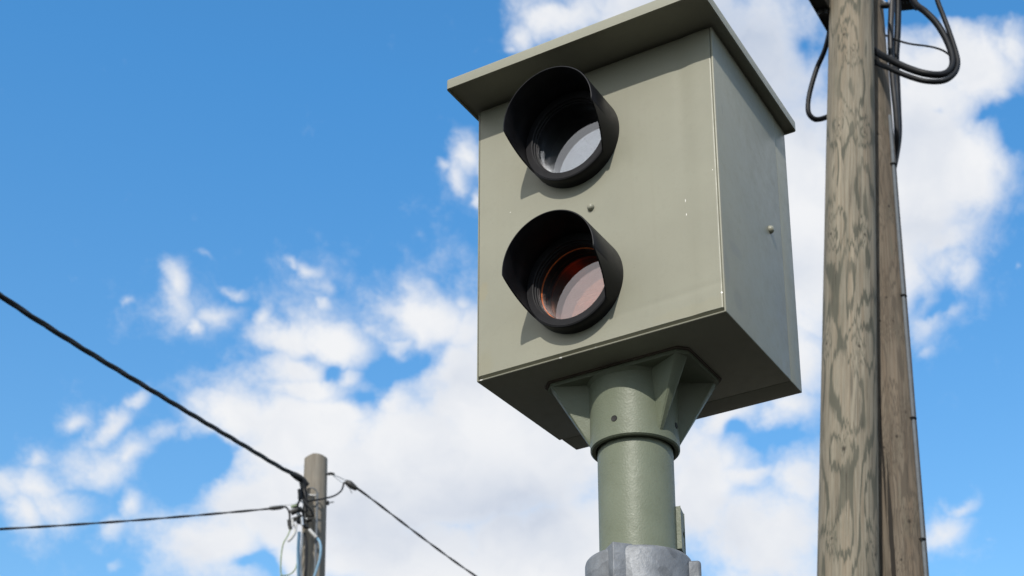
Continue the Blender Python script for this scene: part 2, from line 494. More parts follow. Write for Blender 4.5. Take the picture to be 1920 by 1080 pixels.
def thing(name, loc, label, cat, group=None):
    o = bpy.data.objects.new(name, None)
    COL.objects.link(o)
    o.empty_display_size = .2
    o.location = loc
    BASE[o] = Vector(loc)
    return tag(o, label, cat, group)


def obj(name, bm, mat, parent=None, smooth=True, angle=35, loc=None):
    """link a bmesh given in world coordinates as one mesh object"""
    base = BASE[parent] if parent is not None else Vector(loc if loc else (0, 0, 0))
    for v in bm.verts:
        v.co -= base
    bmesh.ops.recalc_face_normals(bm, faces=bm.faces)
    me = bpy.data.meshes.new(name)
    bm.to_mesh(me)
    bm.free()
    for p in me.polygons:
        p.use_smooth = smooth
    if smooth:
        me.set_sharp_from_angle(angle=math.radians(angle))
    me.materials.append(mat)
    o = bpy.data.objects.new(name, me)
    COL.objects.link(o)
    if parent is None:
        o.location = base
    else:
        o.parent = parent
    BASE[o] = base
    return o


def box_bm(x0, x1, y0, y1, z0, z1, bev=0.0, seg=3, bm=None):
    b2 = bmesh.new()
    bmesh.ops.create_cube(b2, size=1)
    for v in b2.verts:
        v.co = Vector((x0 + (v.co.x + .5) * (x1 - x0), y0 + (v.co.y + .5) * (y1 - y0), z0 + (v.co.z + .5) * (z1 - z0)))
    if bev:
        bmesh.ops.bevel(b2, geom=b2.edges[:], offset=bev, segments=seg, profile=.5, affect='EDGES')
    return merge(bm, b2)


def merge(bm, b2):
    if bm is None:
        return b2
    me = bpy.data.meshes.new('tmp')
    b2.to_mesh(me)
    b2.free()
    bm.from_mesh(me)
    bpy.data.meshes.remove(me)
    return bm


def lathe(profile, axis_o, axis_d, seg=64, closed=False, bm=None, a0=0.0, a1=2 * PI):
    """profile: (radius, along) pairs turned round axis_d through axis_o"""
    b2 = bmesh.new()
    d = Vector(axis_d).normalized()
    e1 = d.orthogonal().normalized()
    e2 = d.cross(e1)
    full = abs(a1 - a0 - 2 * PI) < 1e-6
    rings = []
    for k in range(seg if full else seg + 1):
        a = a0 + (a1 - a0) * k / seg
        u = e1 * math.cos(a) + e2 * math.sin(a)
        rings.append([b2.verts.new(Vector(axis_o) + u * r + d * h) for r, h in profile])
    n = len(rings)
    m = len(profile)
    for k in range(n if full else n - 1):
        A, B = rings[k], rings[(k + 1) % n]
        for j in range(m if closed else m - 1):
            jj = (j + 1) % m
            if profile[j][0] < 1e-7 and profile[jj][0] < 1e-7:
                continue
            try:
                b2.faces.new((A[j], A[jj], B[jj], B[j]))
            except ValueError:
                pass
    bmesh.ops.remove_doubles(b2, verts=b2.verts, dist=1e-6)
    return merge(bm, b2)


def spline(pts, n=8):
    P = [Vector(p) for p in pts]
    if len(P) < 3:
        return P
    P = [P[0] * 2 - P[1]] + P + [P[-1] * 2 - P[-2]]
    out = []
    for i in range(1, len(P) - 2):
        a, b, c, d = P[i - 1:i + 3]
        for k in range(n):
            t = k / n
            out.append(.5 * ((2 * b) + (c - a) * t + (2 * a - 5 * b + 4 * c - d) * t * t + (3 * b - a - 3 * c + d) * t ** 3))
    out.append(P[-2])
    return out


def tube(pts, r, seg=10, bm=None, cap=True):
    b2 = bmesh.new()
    n = len(pts)
    T = [(pts[min(i + 1, n - 1)] - pts[max(i - 1, 0)]).normalized() for i in range(n)]
    nrm = T[0].orthogonal().normalized()
    prev = None
    for i in range(n):
        nrm = (nrm - T[i] * nrm.dot(T[i])).normalized()
        bn = T[i].cross(nrm)
        rr = r(i / (n - 1)) if callable(r) else r
        ring = [b2.verts.new(pts[i] + (nrm * math.cos(2 * PI * k / seg) + bn * math.sin(2 * PI * k / seg)) * rr) for k in range(seg)]
        if prev:
            for k in range(seg):
                b2.faces.new((prev[k], prev[(k + 1) % seg], ring[(k + 1) % seg], ring[k]))
        elif cap:
            b2.faces.new(list(reversed(ring)))
        prev = ring
    if cap:
        b2.faces.new(prev)
    return merge(bm, b2)


def twisted(pts, r, strands, pitch, bm=None, seg=7):
    """cable laid up from several strands round a centre line"""
    n = len(pts)
    L = [0.0]
    for i in range(1, n):
        L.append(L[-1] + (pts[i] - pts[i - 1]).length)
    steps = int(L[-1] / pitch * 18)
    fine = []
    j = 0
    for i in range(steps + 1):
        s = L[-1] * i / steps
        while j < n - 2 and L[j + 1] < s:
            j += 1
        f = (s - L[j]) / max(1e-9, L[j + 1] - L[j])
        fine.append((s, pts[j].lerp(pts[j + 1], f), (pts[j + 1] - pts[j]).normalized()))
    for k in range(strands):
        path = []
        for s, p, tn in fine:
            e1 = tn.cross(Vector((0, 0, 1))).normalized()
            e2 = e1.cross(tn)
            a = 2 * PI * (s / pitch + k / strands)
            path.append(p + (e1 * math.cos(a) + e2 * math.sin(a)) * r * .78)
        bm = tube(path, r * 1.16, seg, bm)
    return bm


def cut(o, cutters):
    """carve real holes: boolean with temporary cutters, baked into the mesh"""
    tmp = []
    for c in cutters:
        me = bpy.data.meshes.new('cutter'); bmesh.ops.recalc_face_normals(c, faces=c.faces)
        for v in c.verts:
            v.co -= BASE[o]
        c.to_mesh(me); c.free()
        co = bpy.data.objects.new('cutter', me); COL.objects.link(co)
        if o.parent: co.parent = o.parent
        md = o.modifiers.new('cut', 'BOOLEAN'); md.object = co; md.operation = 'DIFFERENCE'; md.solver = 'EXACT'
        tmp.append(co)
    bpy.context.view_layer.update()
    dg = bpy.context.evaluated_depsgraph_get()
    me = bpy.data.meshes.new_from_object(o.evaluated_get(dg))
    old = o.data
    o.modifiers.clear()
    o.data = me
    me.name = old.name
    for co in tmp:
        m2 = co.data
        bpy.data.objects.remove(co); bpy.data.meshes.remove(m2)
    bpy.data.meshes.remove(old)
    for p in me.polygons:
        p.use_smooth = True
    me.set_sharp_from_angle(angle=math.radians(32))


def cyl_bm(c, d, r, h0, h1, seg=48, bm=None):
    return lathe([(0, h0), (r, h0), (r, h1), (0, h1)], c, d, seg, bm=bm)


# ------------------------------------------------------------------ ground
gm, gt, gb = material('dry_verge_ground')
gv = gt.n('ShaderNodeTexCoord').outputs['Object']
gt.put(gb.inputs['Base Color'], gt.mix(gt.mapr(gt.noise(gv, .35, 8, .65), .35, .65), (.014, .013, .009), (.028, .023, .017)))
gb.inputs['Roughness'].default_value = .95
bump(gt, gb, gt.noise(gv, 14, 6, .7), .8, .05)
g = bmesh.new()
bmesh.ops.create_grid(g, x_segments=60, y_segments=60, size=1)
for v in g.verts:
    r = max(abs(v.co.x), abs(v.co.y))
    k = 4000 * r ** 4 / max(r, 1e-6) + 8
    v.co.x *= k; v.co.y *= k
    if 8 < v.co.length < 3500:
        v.co.z = .12 * mnoise.noise(v.co * .08)
    if v.co.length < 14:
        v.co.z = 0
ground = tag(obj('ground', g, gm), kind='structure')

# ------------------------------------------------------------------ the speed camera
Z = GZ
SC = thing('speed_camera', (PX, PY, 0), 'grey beige steel speed camera box with two black hooded lenses on a green post', 'speed camera')
YS = 0.3155                          # seam of the rear door
# housing: shell with a shallow recess that holds the front sheet
hb = box_bm(0, W, 0, YS, Z, Z + H, .0024)
housing = obj('housing', hb, M_HOUSING, SC)
HX, HR = .2405, .104                 # hoods
HZ1, HZ2 = Z + .4868, Z + .150
recess = box_bm(.0035, W - .0035, -.05, .0148, Z + .0030, Z + H + .02, .0)
wells = [cyl_bm((HX, 0, hz), (0, 1, 0), .090, -.05, .16, 64) for hz in (HZ1, HZ2)]
vent = on_plane(1341, 767, 2, Z)
ventc = cyl_bm((vent.x, vent.y, Z), (0, 0, 1), .012, -.05, .01, 24)
cut(housing, [recess] + wells + [ventc])

# front sheet: pressed panel with rolled edges and faint dents
fp = bmesh.new()
x0, x1, z0, z1 = .0037, W - .0052, Z + .0054, Z + H - .001
NXg, NZg = 120, 170
RB = .0062


def panel_y(x, z):
    e = 0.0
    for dist, rw in ((x - x0, .0015), (x1 - x, .0042)):
        if dist < rw:
            k = 1 - dist / rw; e += .0024 * (1 - math.sqrt(max(0, 1 - k * k)))
    db = z - z0
    if db < RB:
        k = 1 - db / RB; e += .0115 * (k * .82 + .18 * k * k if k > .12 else k * k * 7)
    # creases and hand-made waviness of thin sheet
    e += .0011 * math.exp(-((x - .487) / .016) ** 2) * (0.6 + .4 * math.sin(z * 9 + 1))
    e -= .0007 * math.exp(-((x - .520) / .020) ** 2)
    e += .0009 * mnoise.noise(Vector((x * 5.5, 3.1, z * 4.0)))
    zz = Z + .055 + .03 * (x - .2)
    e += .0006 * math.exp(-((z - zz) / .008) ** 2) * max(0, min(1, (x - .25) / .1))
    return .0004 + e


def warp01(k, n, lo, hi):
    t = k / n
    t2 = .5 - .5 * math.cos(PI * t)
    return lo + (hi - lo) * (t * .15 + t2 * .85)


grid = [[fp.verts.new((warp01(i, NXg, x0, x1), 0, warp01(j, NZg, z0, z1))) for j in range(NZg + 1)] for i in range(NXg + 1)]
for i in range(NXg + 1):
    for j in range(NZg + 1):
        v = grid[i][j]
        v.co.y = panel_y(v.co.x, v.co.z)
for i in range(NXg):
    for j in range(NZg):
        fp.faces.new((grid[i][j], grid[i + 1][j], grid[i + 1][j + 1], grid[i][j + 1]))
ex = bmesh.ops.extrude_face_region(fp, geom=fp.faces[:])
for v in [e for e in ex['geom'] if isinstance(e, bmesh.types.BMVert)]:
    v.co.y = .0158
front = obj('front_panel', fp, M_FRONT, SC)
holes = cyl_bm((HX, 0, HZ1), (0.0, 1, 0.0), .0898, -.05, .16, 61)
holes = cyl_bm((HX, 0, HZ2), (0.0, 1, 0.0), .0898, -.05, .16, 61, holes)
cut(front, [holes])

# rear door, a hair smaller than the housing
rd = box_bm(.0065, W - .0008, YS + .0010, D, Z + .0002, Z + H, .0018)
obj('rear_door', rd, M_PAINT, SC)
# seam gasket
obj('door_gasket', box_bm(.012, W - .008, YS - .004, YS + .004, Z + .006, Z + H - .004), M_RUBBER, SC)

# roof: folded sheet with a fascia and hollow underside
OF, OL, OR, OB, FH = .0925, .0173, .0251, .0085, .0255
OL = .0173
rb = bmesh.new()
rx0, rx1, ry0, ry1 = -OL, W + OR, -OF, D + OB
rb = box_bm(rx0, rx1, ry0, ry1, Z + H, Z + H + FH, 0)
top = [e for e in rb.edges if (e.verts[0].co.z > Z + H + .01 and e.verts[1].co.z > Z + H + .01) or abs(e.verts[0].co.z - e.verts[1].co.z) > .01]
bmesh.ops.bevel(rb, geom=top, offset=.0055, segments=4, profile=.5, affect='EDGES')
roof = obj('roof', rb, M_PAINT, SC)
ri = box_bm(rx0 + .004, rx1 - .004, ry0 + .004, ry1 - .004, Z + H - .05, Z + H + .006)
# leave the sheet above the housing walls solid: the hollow is only 3 mm deep
cut(roof, [ri])

# rivets
def rivet(p, nrm, r, h):
    prof = [(r * 1.0, -.002), (r, h * .15), (r * .93, h * .5), (r * .75, h * .8), (r * .4, h * .97), (0, h)]
    obj('bolt', lathe(prof, p, nrm, 24), M_PAINT, SC)


p = on_plane(1108, 389, 1, 0); rivet((p.x, .001, p.z), (0, -1, 0), .0078, .0085)
p = on_plane(1443.5, 431, 0, W); rivet((W, p.y, p.z), (1, 0, 0), .0085, .0095)


# hooded lenses
def hood(hz, lower):
    L, r, th = (.1135 if lower else .1095), HR, .003
    lip = .030
    c = Vector((HX, 0, hz))
    seg = 128
    h = bmesh.new()
    step = .0016

    def front_y(a):            # a: 0 = right, 90 = top
        s = math.sin(a)
        if s >= -.06:
            return L
        k = min(1.0, (-s - .06) / .56)
        return L + (lip + step - L) * k if k < 1 else lip

    angs = []
    for k in range(seg):
        angs.append(2 * PI * k / seg)
    rings = []
    for a in angs:
        y = front_y(a)
        ca, sa = math.cos(a), math.sin(a)
        pr = [(r, -.0005), (r, y * .5), (r, y - .0012), (r - .0008, y - .0003), (r - .0015, y), (r - th + .0006, y), (r - th, y - .0008), (r - th, y * .5), (r - th, .002)]
        rings.append([h.verts.new((HX + ca * q, -yy, hz + sa * q)) for q, yy in pr])
    for k in range(seg):
        A, B = rings[k], rings[(k + 1) % seg]
        for j in range(len(A) - 1):
            h.faces.new((A[j], A[j + 1], B[j + 1], B[j]))
    hd = obj('lens_hood', h, M_BLACK, SC, angle=50)
    # stepped retaining ring, fixed in the hood
    R = r - th - .0002
    prof = [(R, -.004), (R, .0290), (R - .0008, .0298), (R - .0135, .0298), (R - .0150, .0288), (R - .0150, .0235), (R - .0165, .0225), (R - .0180, .0225), (R - .0180, .0185), (R - .0195, .0178),
            (.0815, .0178), (.0810, .0165), (.0810, -.0005), (.0890, -.0005), (.0890, -.004)]
    obj('retaining_ring', lathe(prof, c, (0, -1, 0), 96, closed=True), M_RING, hd, angle=25)
    # glass sheets
    def pane(y, rad, mat, nm):
        b2 = lathe([(0, y), (rad * .5, y), (rad, y)], c, (0, -1, 0), 64)
        return obj(nm, b2, mat, hd)
    if lower:
        pane(.0160, .0812, M_AMBER, 'cover_glass')
        pane(.0060, .0808, M_AMBER2, 'colour_filter')
        pane(-.0120, .0735, M_AMBER3, 'diffuser_glass')
        obj('filter_edge', lathe([(.0809, .0068), (.0792, .0068), (.0788, .0056), (.0792, .0044), (.0809, .0044)], c, (0, -1, 0), 96), M_COPPER, hd)
    else:
        pane(.0160, .0812, M_GLASS, 'cover_glass')
        pane(.0050, .0808, M_GLASS2, 'inner_glass')
    # barrel behind the glass
    bar = lathe([(.0806, 0.0), (.0806, -.03), (.078, -.032), (.078, -.06), (.074, -.062), (.074, -.1), (.0, -.1)], c, (0, -1, 0), 64)
    obj('lens_barrel', bar, M_TUBE, hd)
    if lower:
        # flash tube reflector: a shallow copper dish round a bright tube
        prof = [(.010 + .066 * (k / 16), -.080 + .060 * (k / 16) ** 2) for k in range(17)]
        prof += [(.0772, -.020), (.0772, -.024)]
        obj('reflector_dish', lathe([(0, -.081)] + prof, c, (0, -1, 0), 64), M_REFLECTOR, hd)
        tb = tube(spline([c + Vector((-.03, .050, -.004)), c + Vector((0, .052, .003)), c + Vector((.03, .050, -.004))], 6), .0055, 10)
        obj('flash_tube', tb, M_WHITE, hd)
    else:
        rl = .0135
        prof = [(rl * math.sin(t) / math.sin(.5), -.004 + .020 * (math.cos(t) - math.cos(.5))) for t in [k / 20 for k in range(11)]]
        obj('objective_lens', lathe(prof + [(rl + .002, -.005), (rl + .002, -.095)], c + Vector((.008, 0, -.004)), (0, -1, 0), 48), M_LENS, hd)
    return hd


hood(HZ1, False)
hood(HZ2, True)

# mounting bracket under the box: flange, collar, four gussets in one casting
CR, CI, CB = .0905, .0790, -.1585
bk = bmesh.new()
fx0, fx1, fy0, fy1, ch = .112, .436, .0725, .2475, .018
outline = [(fx0 + ch, fy0), (fx1 - ch, fy0), (fx1, fy0 + ch), (fx1, fy1 - ch), (fx1 - ch, fy1), (fx0 + ch, fy1), (fx0, fy1 - ch), (fx0, fy0 + ch)]


def plate(pts, za, zb, bev, bm=None):
    b2 = bmesh.new()
    lo = [b2.verts.new((x, y, za)) for x, y in pts]
    hi = [b2.verts.new((x, y, zb)) for x, y in pts]
    b2.faces.new(list(reversed(lo))); b2.faces.new(hi)
    n = len(pts)
    for i in range(n):
        b2.faces.new((lo[i], lo[(i + 1) % n], hi[(i + 1) % n], hi[i]))
    if bev:
        bmesh.ops.bevel(b2, geom=[e for e in b2.edges], offset=bev, segments=2, profile=.5, affect='EDGES')
    return merge(bm, b2)


bk = plate(outline, Z - .0125, Z - .0008, .0022)
pc = Vector((PX, PY, 0))
bk = lathe([(CI, -.010), (CI, CB + .002), (CI + .002, CB), (CR - .003, CB), (CR, CB + .003), (CR, CB + .04), (CR + .0005, -.02), (CR + .006, -.0126)], (PX, PY, Z), (0, 0, 1), 72, bm=bk)
for (gx, gy) in ((fx0 + .012, fy0 + .012), (fx1 - .012, fy0 + .012), (fx1 - .012, fy1 - .012), (fx0 + .012, fy1 - .012)):
    dv = Vector((gx - PX, gy - PY, 0)); far = dv.length; dv.normalize(); sd = Vector((-dv.y, dv.x, 0))
    b2 = bmesh.new()
    prof = []
    N = 10
    for k in range(N + 1):
        t = k / N
        rr = far + (CR - .002 - far) * t
        zz = -.0120 + (CB + .012 + .012) * t
        hw = .0150 * (1 - t) + .0050 * t
        prof.append((rr, zz, hw))
    rows = []
    for rr, zz, hw in prof:
        row = []
        for (q, s) in ((CR - .004, -hw * 1.25), (rr - .003, -hw), (rr, -hw * .6), (rr, hw * .6), (rr - .003, hw), (CR - .004, hw * 1.25)):
            row.append(b2.verts.new(pc + dv * q + sd * s + Vector((0, 0, Z + zz))))
        rows.append(row)
    for k in range(N):
        for j in range(5):
            b2.faces.new((rows[k][j], rows[k][j + 1], rows[k + 1][j + 1], rows[k + 1][j]))
    b2.faces.new(rows[0]); b2.faces.new(rows[-1])
    bk = merge(bk, b2)
bracket = obj('mounting_bracket', bk, M_CAST, SC, angle=30)


def on_cyl(x, y, r, cx=PX, cy=PY):
    d = ray(x, y); ox, oy = CAMP.x - cx, CAMP.y - cy
    a = d.x ** 2 + d.y ** 2; b = 2 * (ox * d.x + oy * d.y); c = ox * ox + oy * oy - r * r
    return CAMP + d * ((-b - math.sqrt(max(0, b * b - 4 * a * c))) / (2 * a))


for (x, y) in ((1151.5, 784.5), (1268, 798)):
    p = on_cyl(x, y, CR)
    n = Vector((p.x - PX, p.y - PY, 0)).normalized()
    prof = [(.0066, -.004), (.0066, .0004), (.0060, .0010), (.0054, .0006), (.0050, .0005), (0, .0005)]
    obj('screw_hole_disc', lathe(prof, p, n, 24), M_DARK, bracket)  # dark disc proud of the collar; its colour stands for the hole's shade
# bead of sealant round the flange
so = [(x + (.004 if x > PX else -.004), y + (.004 if y > PY else -.004)) for x, y in outline]
obj('sealant_bead', plate(so, Z - .0042, Z + .0005, .001), M_SEAL, bracket)

# post
PR = .0767
post = obj('post', lathe([(0, -.02), (.0735, -.02), (.0735, CB + .010), (.0745, CB + .008), (PR - .0005, CB - .004), (PR, CB - .010), (PR, -1.2), (0, -1.2)], (PX, PY, Z), (0, 0, 1), 72), M_CAST, SC)
# galvanised hinge socket with ribs
SZ = -.395
sk = lathe([(.078, -.62), (.078, SZ - .002), (.080, SZ), (.0975, SZ), (.1015, SZ - .001), (.1040, SZ - .004), (.1055, SZ - .010), (.1055, -.62)], (PX, PY, Z), (0, 0, 1), 72, closed=True)


def lug(px, py, r_out, r_in, size, yaw, top, bev, bm):
    """square boss on the socket wall; px is the picture column of its outer corner or centre"""
    p = on_cyl(px, py, .1055)
    n = Vector((p.x - PX, p.y - PY, 0)).normalized()
    n2 = Matrix.Rotation(math.radians(yaw), 3, 'Z') @ n
    s_ = Vector((-n2.y, n2.x, 0))
    b2 = bmesh.new()
    bmesh.ops.create_cube(b2, size=1)
    p = on_cyl(px, py, r_out)
    n = Vector((p.x - PX, p.y - PY, 0)).normalized()
    n2 = Matrix.Rotation(math.radians(yaw), 3, 'Z') @ n
    s_ = Vector((-n2.y, n2.x, 0))
    cen = pc + n * r_in
    for v in b2.verts:
        a, bb, cz = v.co
        v.co = cen + n2 * (a * size[0]) + s_ * (bb * size[1]) + Vector((0, 0, Z + (top if cz > 0 else -.62)))
    if bev:
        bmesh.ops.bevel(b2, geom=b2.edges[:], offset=bev, segments=4, profile=.5, affect='EDGES')
    return merge(bm, b2)


sk = lug(1150, 1050, .121, .0935, (.040, .040), 45, SZ + .0025, .0014, sk)
sk = lug(1314, 1078, .122, .094, (.058, .050), 8, SZ - .012, .007, sk)
obj('hinge_socket', sk, M_GALV, SC, angle=30)
# lower post and foot
obj('lower_post', lathe([(0, -.60), (.0765, -.60), (.0765, -Z + .03), (0, -Z + .03)], (PX, PY, Z), (0, 0, 1), 48), M_GALV, SC)
ft = box_bm(PX - .16, PX + .16, PY - .16, PY + .16, 0.0, .03, .004)
for sx in (-1, 1):
    for sy in (-1, 1):
        ft = cyl_bm((PX + sx * .125, PY + sy * .125, .03), (0, 0, 1), .016, 0, .018, 6, ft)
obj('foot_plate', ft, M_GALV, SC)
# padlock tab behind the post, on its right
tp = at(1277, 960, 2.98)
cdir = Vector((CAMP.x - PX, CAMP.y - PY, 0)).normalized(); rgt = Vector((-cdir.y, cdir.x, 0))
tabc = pc + rgt * .0835 - cdir * .012
tb = bmesh.new()
bmesh.ops.create_cube(tb, size=1)
e1 = (rgt * .20 - cdir * .98).normalized(); e2 = Vector((-e1.y, e1.x, 0))
for v in tb.verts:
    a, b, c = v.co
    v.co = tabc + e1 * (a * .042) + e2 * (b * .0115) + Vector((0, 0, Z - .325 + c * .088))
bmesh.ops.bevel(tb, geom=tb.edges[:], offset=.0012, segments=2, affect='EDGES')
tab = obj('lock_tab', tb, M_CAST, SC)
cut(tab, [cyl_bm(tabc + e1 * .012 + Vector((0, 0, Z - .325 - .004)), e2, .007, -.05, .05, 20)])


# ------------------------------------------------------------------ wooden poles
def hdist(px, py, n, dist):
    r = ray(px, py)
    return CAMP + r * (dist / (r.x * n.x + r.y * n.y))


NH = Vector((-0.3277, 0.9448, 0))
pb0 = at(1590.5, 1080, 5.9)
NH = Vector((pb0.x - CAMP.x, pb0.y - CAMP.y, 0)).normalized()
DH = (pb0 - CAMP).dot(NH)


def pole_axis(top_px, bot_px, dist):
    a = hdist(top_px, 0, NH, dist); b = hdist(bot_px, 1080, NH, dist)
    d = (a - b).normalized()
    base = b + d * ((0 - b.z) / d.z)
    return base, d


def pole_mesh(base, d, length, r0, r1, seg=64, rows=150, seed=0.0, bow=0.0):
    """tapered pole with slight lumps; UV in metres, u=0 on the side that faces the camera"""
    bm = bmesh.new()
    uvl = bm.loops.layers.uv.new('UVMap')
    f = (CAMP - base); f = (f - d * f.dot(d)).normalized()
    s = d.cross(f)          # viewer's right when +: check sign below
    if s.dot(RIGHT) < 0: s = -s
    rings = []
    for j in range(rows + 1):
        h = length * j / rows
        r = r0 + (r1 - r0) * j / rows
        ring = []
        for k in range(seg + 1):
            a = -PI + 2 * PI * k / seg
            rr = r * (1 + .012 * mnoise.noise(Vector((math.cos(a) * 1.5 + seed, math.sin(a) * 1.5, h * .8))) + .006 * mnoise.noise(Vector((math.cos(a) * 4, math.sin(a) * 4 + seed, h * 3))))
            ring.append(bm.verts.new(base + d * h + f * (math.cos(a) * rr) + s * (math.sin(a) * rr)) if k < seg else None)
        ring[seg] = ring[0]
        rings.append(ring)
    for j in range(rows):
        for k in range(seg):
            fc = bm.faces.new((rings[j][k], rings[j][k + 1], rings[j + 1][k + 1], rings[j + 1][k]))
            for lp, (kk, jj) in zip(fc.loops, ((k, j), (k + 1, j), (k + 1, j + 1), (k, j + 1))):
                lp[uvl].uv = ((-PI + 2 * PI * kk / seg) * (r0 + r1) * .5, length * jj / rows)
    fc = bm.faces.new([rings[-1][k] for k in range(seg)])
    for lp in fc.loops:
        lp[uvl].uv = (lp.vert.co.x, lp.vert.co.y)
    bm.faces.new([rings[0][k] for k in range(seg)])
    return bm, f, s


def knot_uv(px, py, base, d, f, s, r0, r1, length):
    """where a pixel ray meets the pole, as (u, v)"""
    dr = ray(px, py).normalized()
    # closest approach to the axis, then step back by the radius
    rm = (r0 + r1) * .5
    w = CAMP - base
    dd = dr - d * dr.dot(d); ww = w - d * w.dot(d)
    a = dd.dot(dd); b = 2 * dd.dot(ww); c = ww.dot(ww) - rm * rm
    t = (-b - math.sqrt(max(0, b * b - 4 * a * c))) / (2 * a)
    P = CAMP + dr * t - base
    h = P.dot(d)
    return math.atan2(P.dot(s), P.dot(f)) * rm, h


LEN = 8.2
# front pole
base1, d1 = pole_axis(1596.5, 1590.5, DH)
rA, rB = .131, .1065                 # radius at the bottom / top edge of the picture
hb_ = (at(1590.5, 1080, 5.9) - base1).length
ht_ = (hdist(1596.5, 0, NH, DH) - base1).length
sl = (rB - rA) / (ht_ - hb_)
R10, R11 = rA - sl * hb_, rA + sl * (LEN - hb_)
bm1, f1, s1 = pole_mesh(base1, d1, LEN, R10, R11, seed=1.3)
K1 = [(1582, 841, .030), (1555, 437, .022), (1624, 438, .022), (1548, 644, .020), (1612, 648, .022), (1570, 232, .018), (1625, 245, .020), (1580, 60, .020), (1640, 1040, .02), (1560, 1010, .016), (1600, 90, .014)]
kn1 = [(*knot_uv(x, y, base1, d1, f1, s1, R10, R11, LEN), r) for x, y, r in K1]
M_WOOD1 = wood('weathered_pole_wood', (.298, .268, .208), (.222, .200, .155), (.076, .076, .058), kn1, 3.7, 7.5)
pole1 = tag(obj('utility_pole', bm1, M_WOOD1, loc=base1, angle=60), 'thick wooden utility pole with dark grain loops, nearest to the speed camera', 'utility pole')

# rear pole of the pair
base2, d2 = pole_axis(1616, 1684, DH + .24)
rA2, rB2 = .134, .104
p_b = hdist(1684, 1080, NH, DH + .24); p_t = hdist(1616, 0, NH, DH + .24)
hb2, ht2 = (p_b - base2).length, (p_t - base2).length
sl2 = (rB2 - rA2) / (ht2 - hb2)
R20, R21 = rA2 - sl2 * hb2, rA2 + sl2 * (LEN - hb2)
P2 = thing('utility_pole', base2, 'brown wooden utility pole with a thin grey tube stapled down it, half hidden behind another', 'utility pole')
bm2, f2, s2 = pole_mesh(base2, d2, LEN, R20, R21, seed=5.1)
K2 = [(1663, 556, .014), (1682, 818, .017), (1705, 978, .020), (1657, 839, .013), (1670, 384, .014), (1650, 600, .012), (1699, 772, .012), (1676, 600, .01), (1648, 247, .016), (1690, 1050, .012)]
kn2 = [(*knot_uv(x, y, base2, d2, f2, s2, R20, R21, LEN), r * 1.5) for x, y, r in K2]
ca = knot_uv(1668, 1000, base2, d2, f2, s2, R20, R21, LEN); cb = knot_uv(1655, 850, base2, d2, f2, s2, R20, R21, LEN)
M_WOOD2 = wood('brown_pole_wood', (.195, .162, .122), (.152, .125, .094), (.092, .075, .056), kn2, 9.2, 11,
               cracks=((ca[0] + .008, ca[1] - 1.6, ca[1] + .40, .010), (cb[0], cb[1] - .36, cb[1] + .35, .006)))
shaft2 = obj('pole_shaft', bm2, M_WOOD2, P2, angle=60)


def surf(px, py, base, d, f, s, R0, R1, off):
    """a point just off a pole's surface under a pixel"""
    u, h = knot_uv(px, py, base, d, f, s, R0, R1, LEN)
    a = u / ((R0 + R1) * .5)
    r = R0 + (R1 - R0) * h / LEN + off
    return base + d * h + (f * math.cos(a) + s * math.sin(a)) * r


# grey conduit down the flank, with its staples
ang = .86
def flank(h, off, a=1.02):
    r = R20 + (R21 - R20) * h / LEN + off
    return base2 + d2 * h + (f2 * math.cos(a) + s2 * math.sin(a)) * r
gwp = [flank(h, .006, 0.98 + .02 * math.sin(h * 2.1)) for h in [k * .2 for k in range(0, 31)]]
gw = obj('ground_wire', tube(spline(gwp, 3), .0085, 10), M_WIREGREY, P2)
first = None
for py in (324, 571, 800, 1026):
    # height on the pole for this picture row
    pw = hdist(1690, py, NH, DH + .24)
    h = (pw - base2).dot(d2)
    if first is None:
        a0 = .98
        arc = [flank(h, o, a0 + q) for o, q in ((-.004, -.13), (.010, -.11), (.0165, -.05), (.0165, .05), (.010, .11), (-.004, .13))]
        first = obj('staple', tube(spline(arc, 3), .0038, 6), M_DARK, gw)
        h0 = h
    else:
        st = first.copy(); COL.objects.link(st); st.parent = gw
        st.location = d2 * (h - h0) + (s2 * .0)
        dr_ = (R21 - R20) * (h - h0) / LEN
        st.location += (f2 * math.cos(.98) + s2 * math.sin(.98)) * dr_


# ------------------------------------------------------------------ cables and boxes at the pole tops
def px_path(pts, dist0):
    return [hdist(x, y, NH, dist0 + dd) for x, y, dd in pts]


def cable(name, pts, r, label, group=None, mat=None, dist=None, cat='cable', n=8):
    P = spline(px_path(pts, DH if dist is None else dist), n)
    b = tube(P, r, 12)
    c = sum(P, Vector()) / len(P)
    return tag(obj(name, b, mat or M_RUBBER, loc=c), label, cat, group)


cable('cable', [(1560, -90, .20), (1553, 20, .18), (1556, 50, .16), (1547, 92, .12), (1531, 130, .10), (1518, 175, .10), (1515, 205, .10), (1521, 219, .11), (1534, 224, .13), (1560, 215, .17), (1600, 190, .20)],
      .0122, 'thick black cable looping out left of the nearest wooden pole', 'black cables at the pole tops')
cable('cable', [(1600, 60, .13), (1640, 95, .12), (1665, 110, .06), (1700, 127, .02), (1735, 138, .0), (1765, 140, .02), (1782, 130, .04), (1786, 110, .06), (1776, 78, .08), (1757, 45, .10), (1735, 22, .12), (1715, 5, .16), (1690, -40, .22)],
      .0162, 'upper and thickest black cable of the loop right of the wooden poles', 'black cables at the pole tops')
cable('cable', [(1600, 95, .13), (1640, 116, .12), (1665, 127, .055), (1700, 142, .02), (1735, 152, .0), (1768, 152, .015), (1788, 140, .03), (1796, 122, .05), (1793, 100, .06), (1780, 60, .08), (1768, 28, .09), (1756, -5, .10), (1745, -60, .12)],
      .0122, 'lower black cable of the loop right of the wooden poles, rising beside its thicker neighbour', 'black cables at the pole tops')
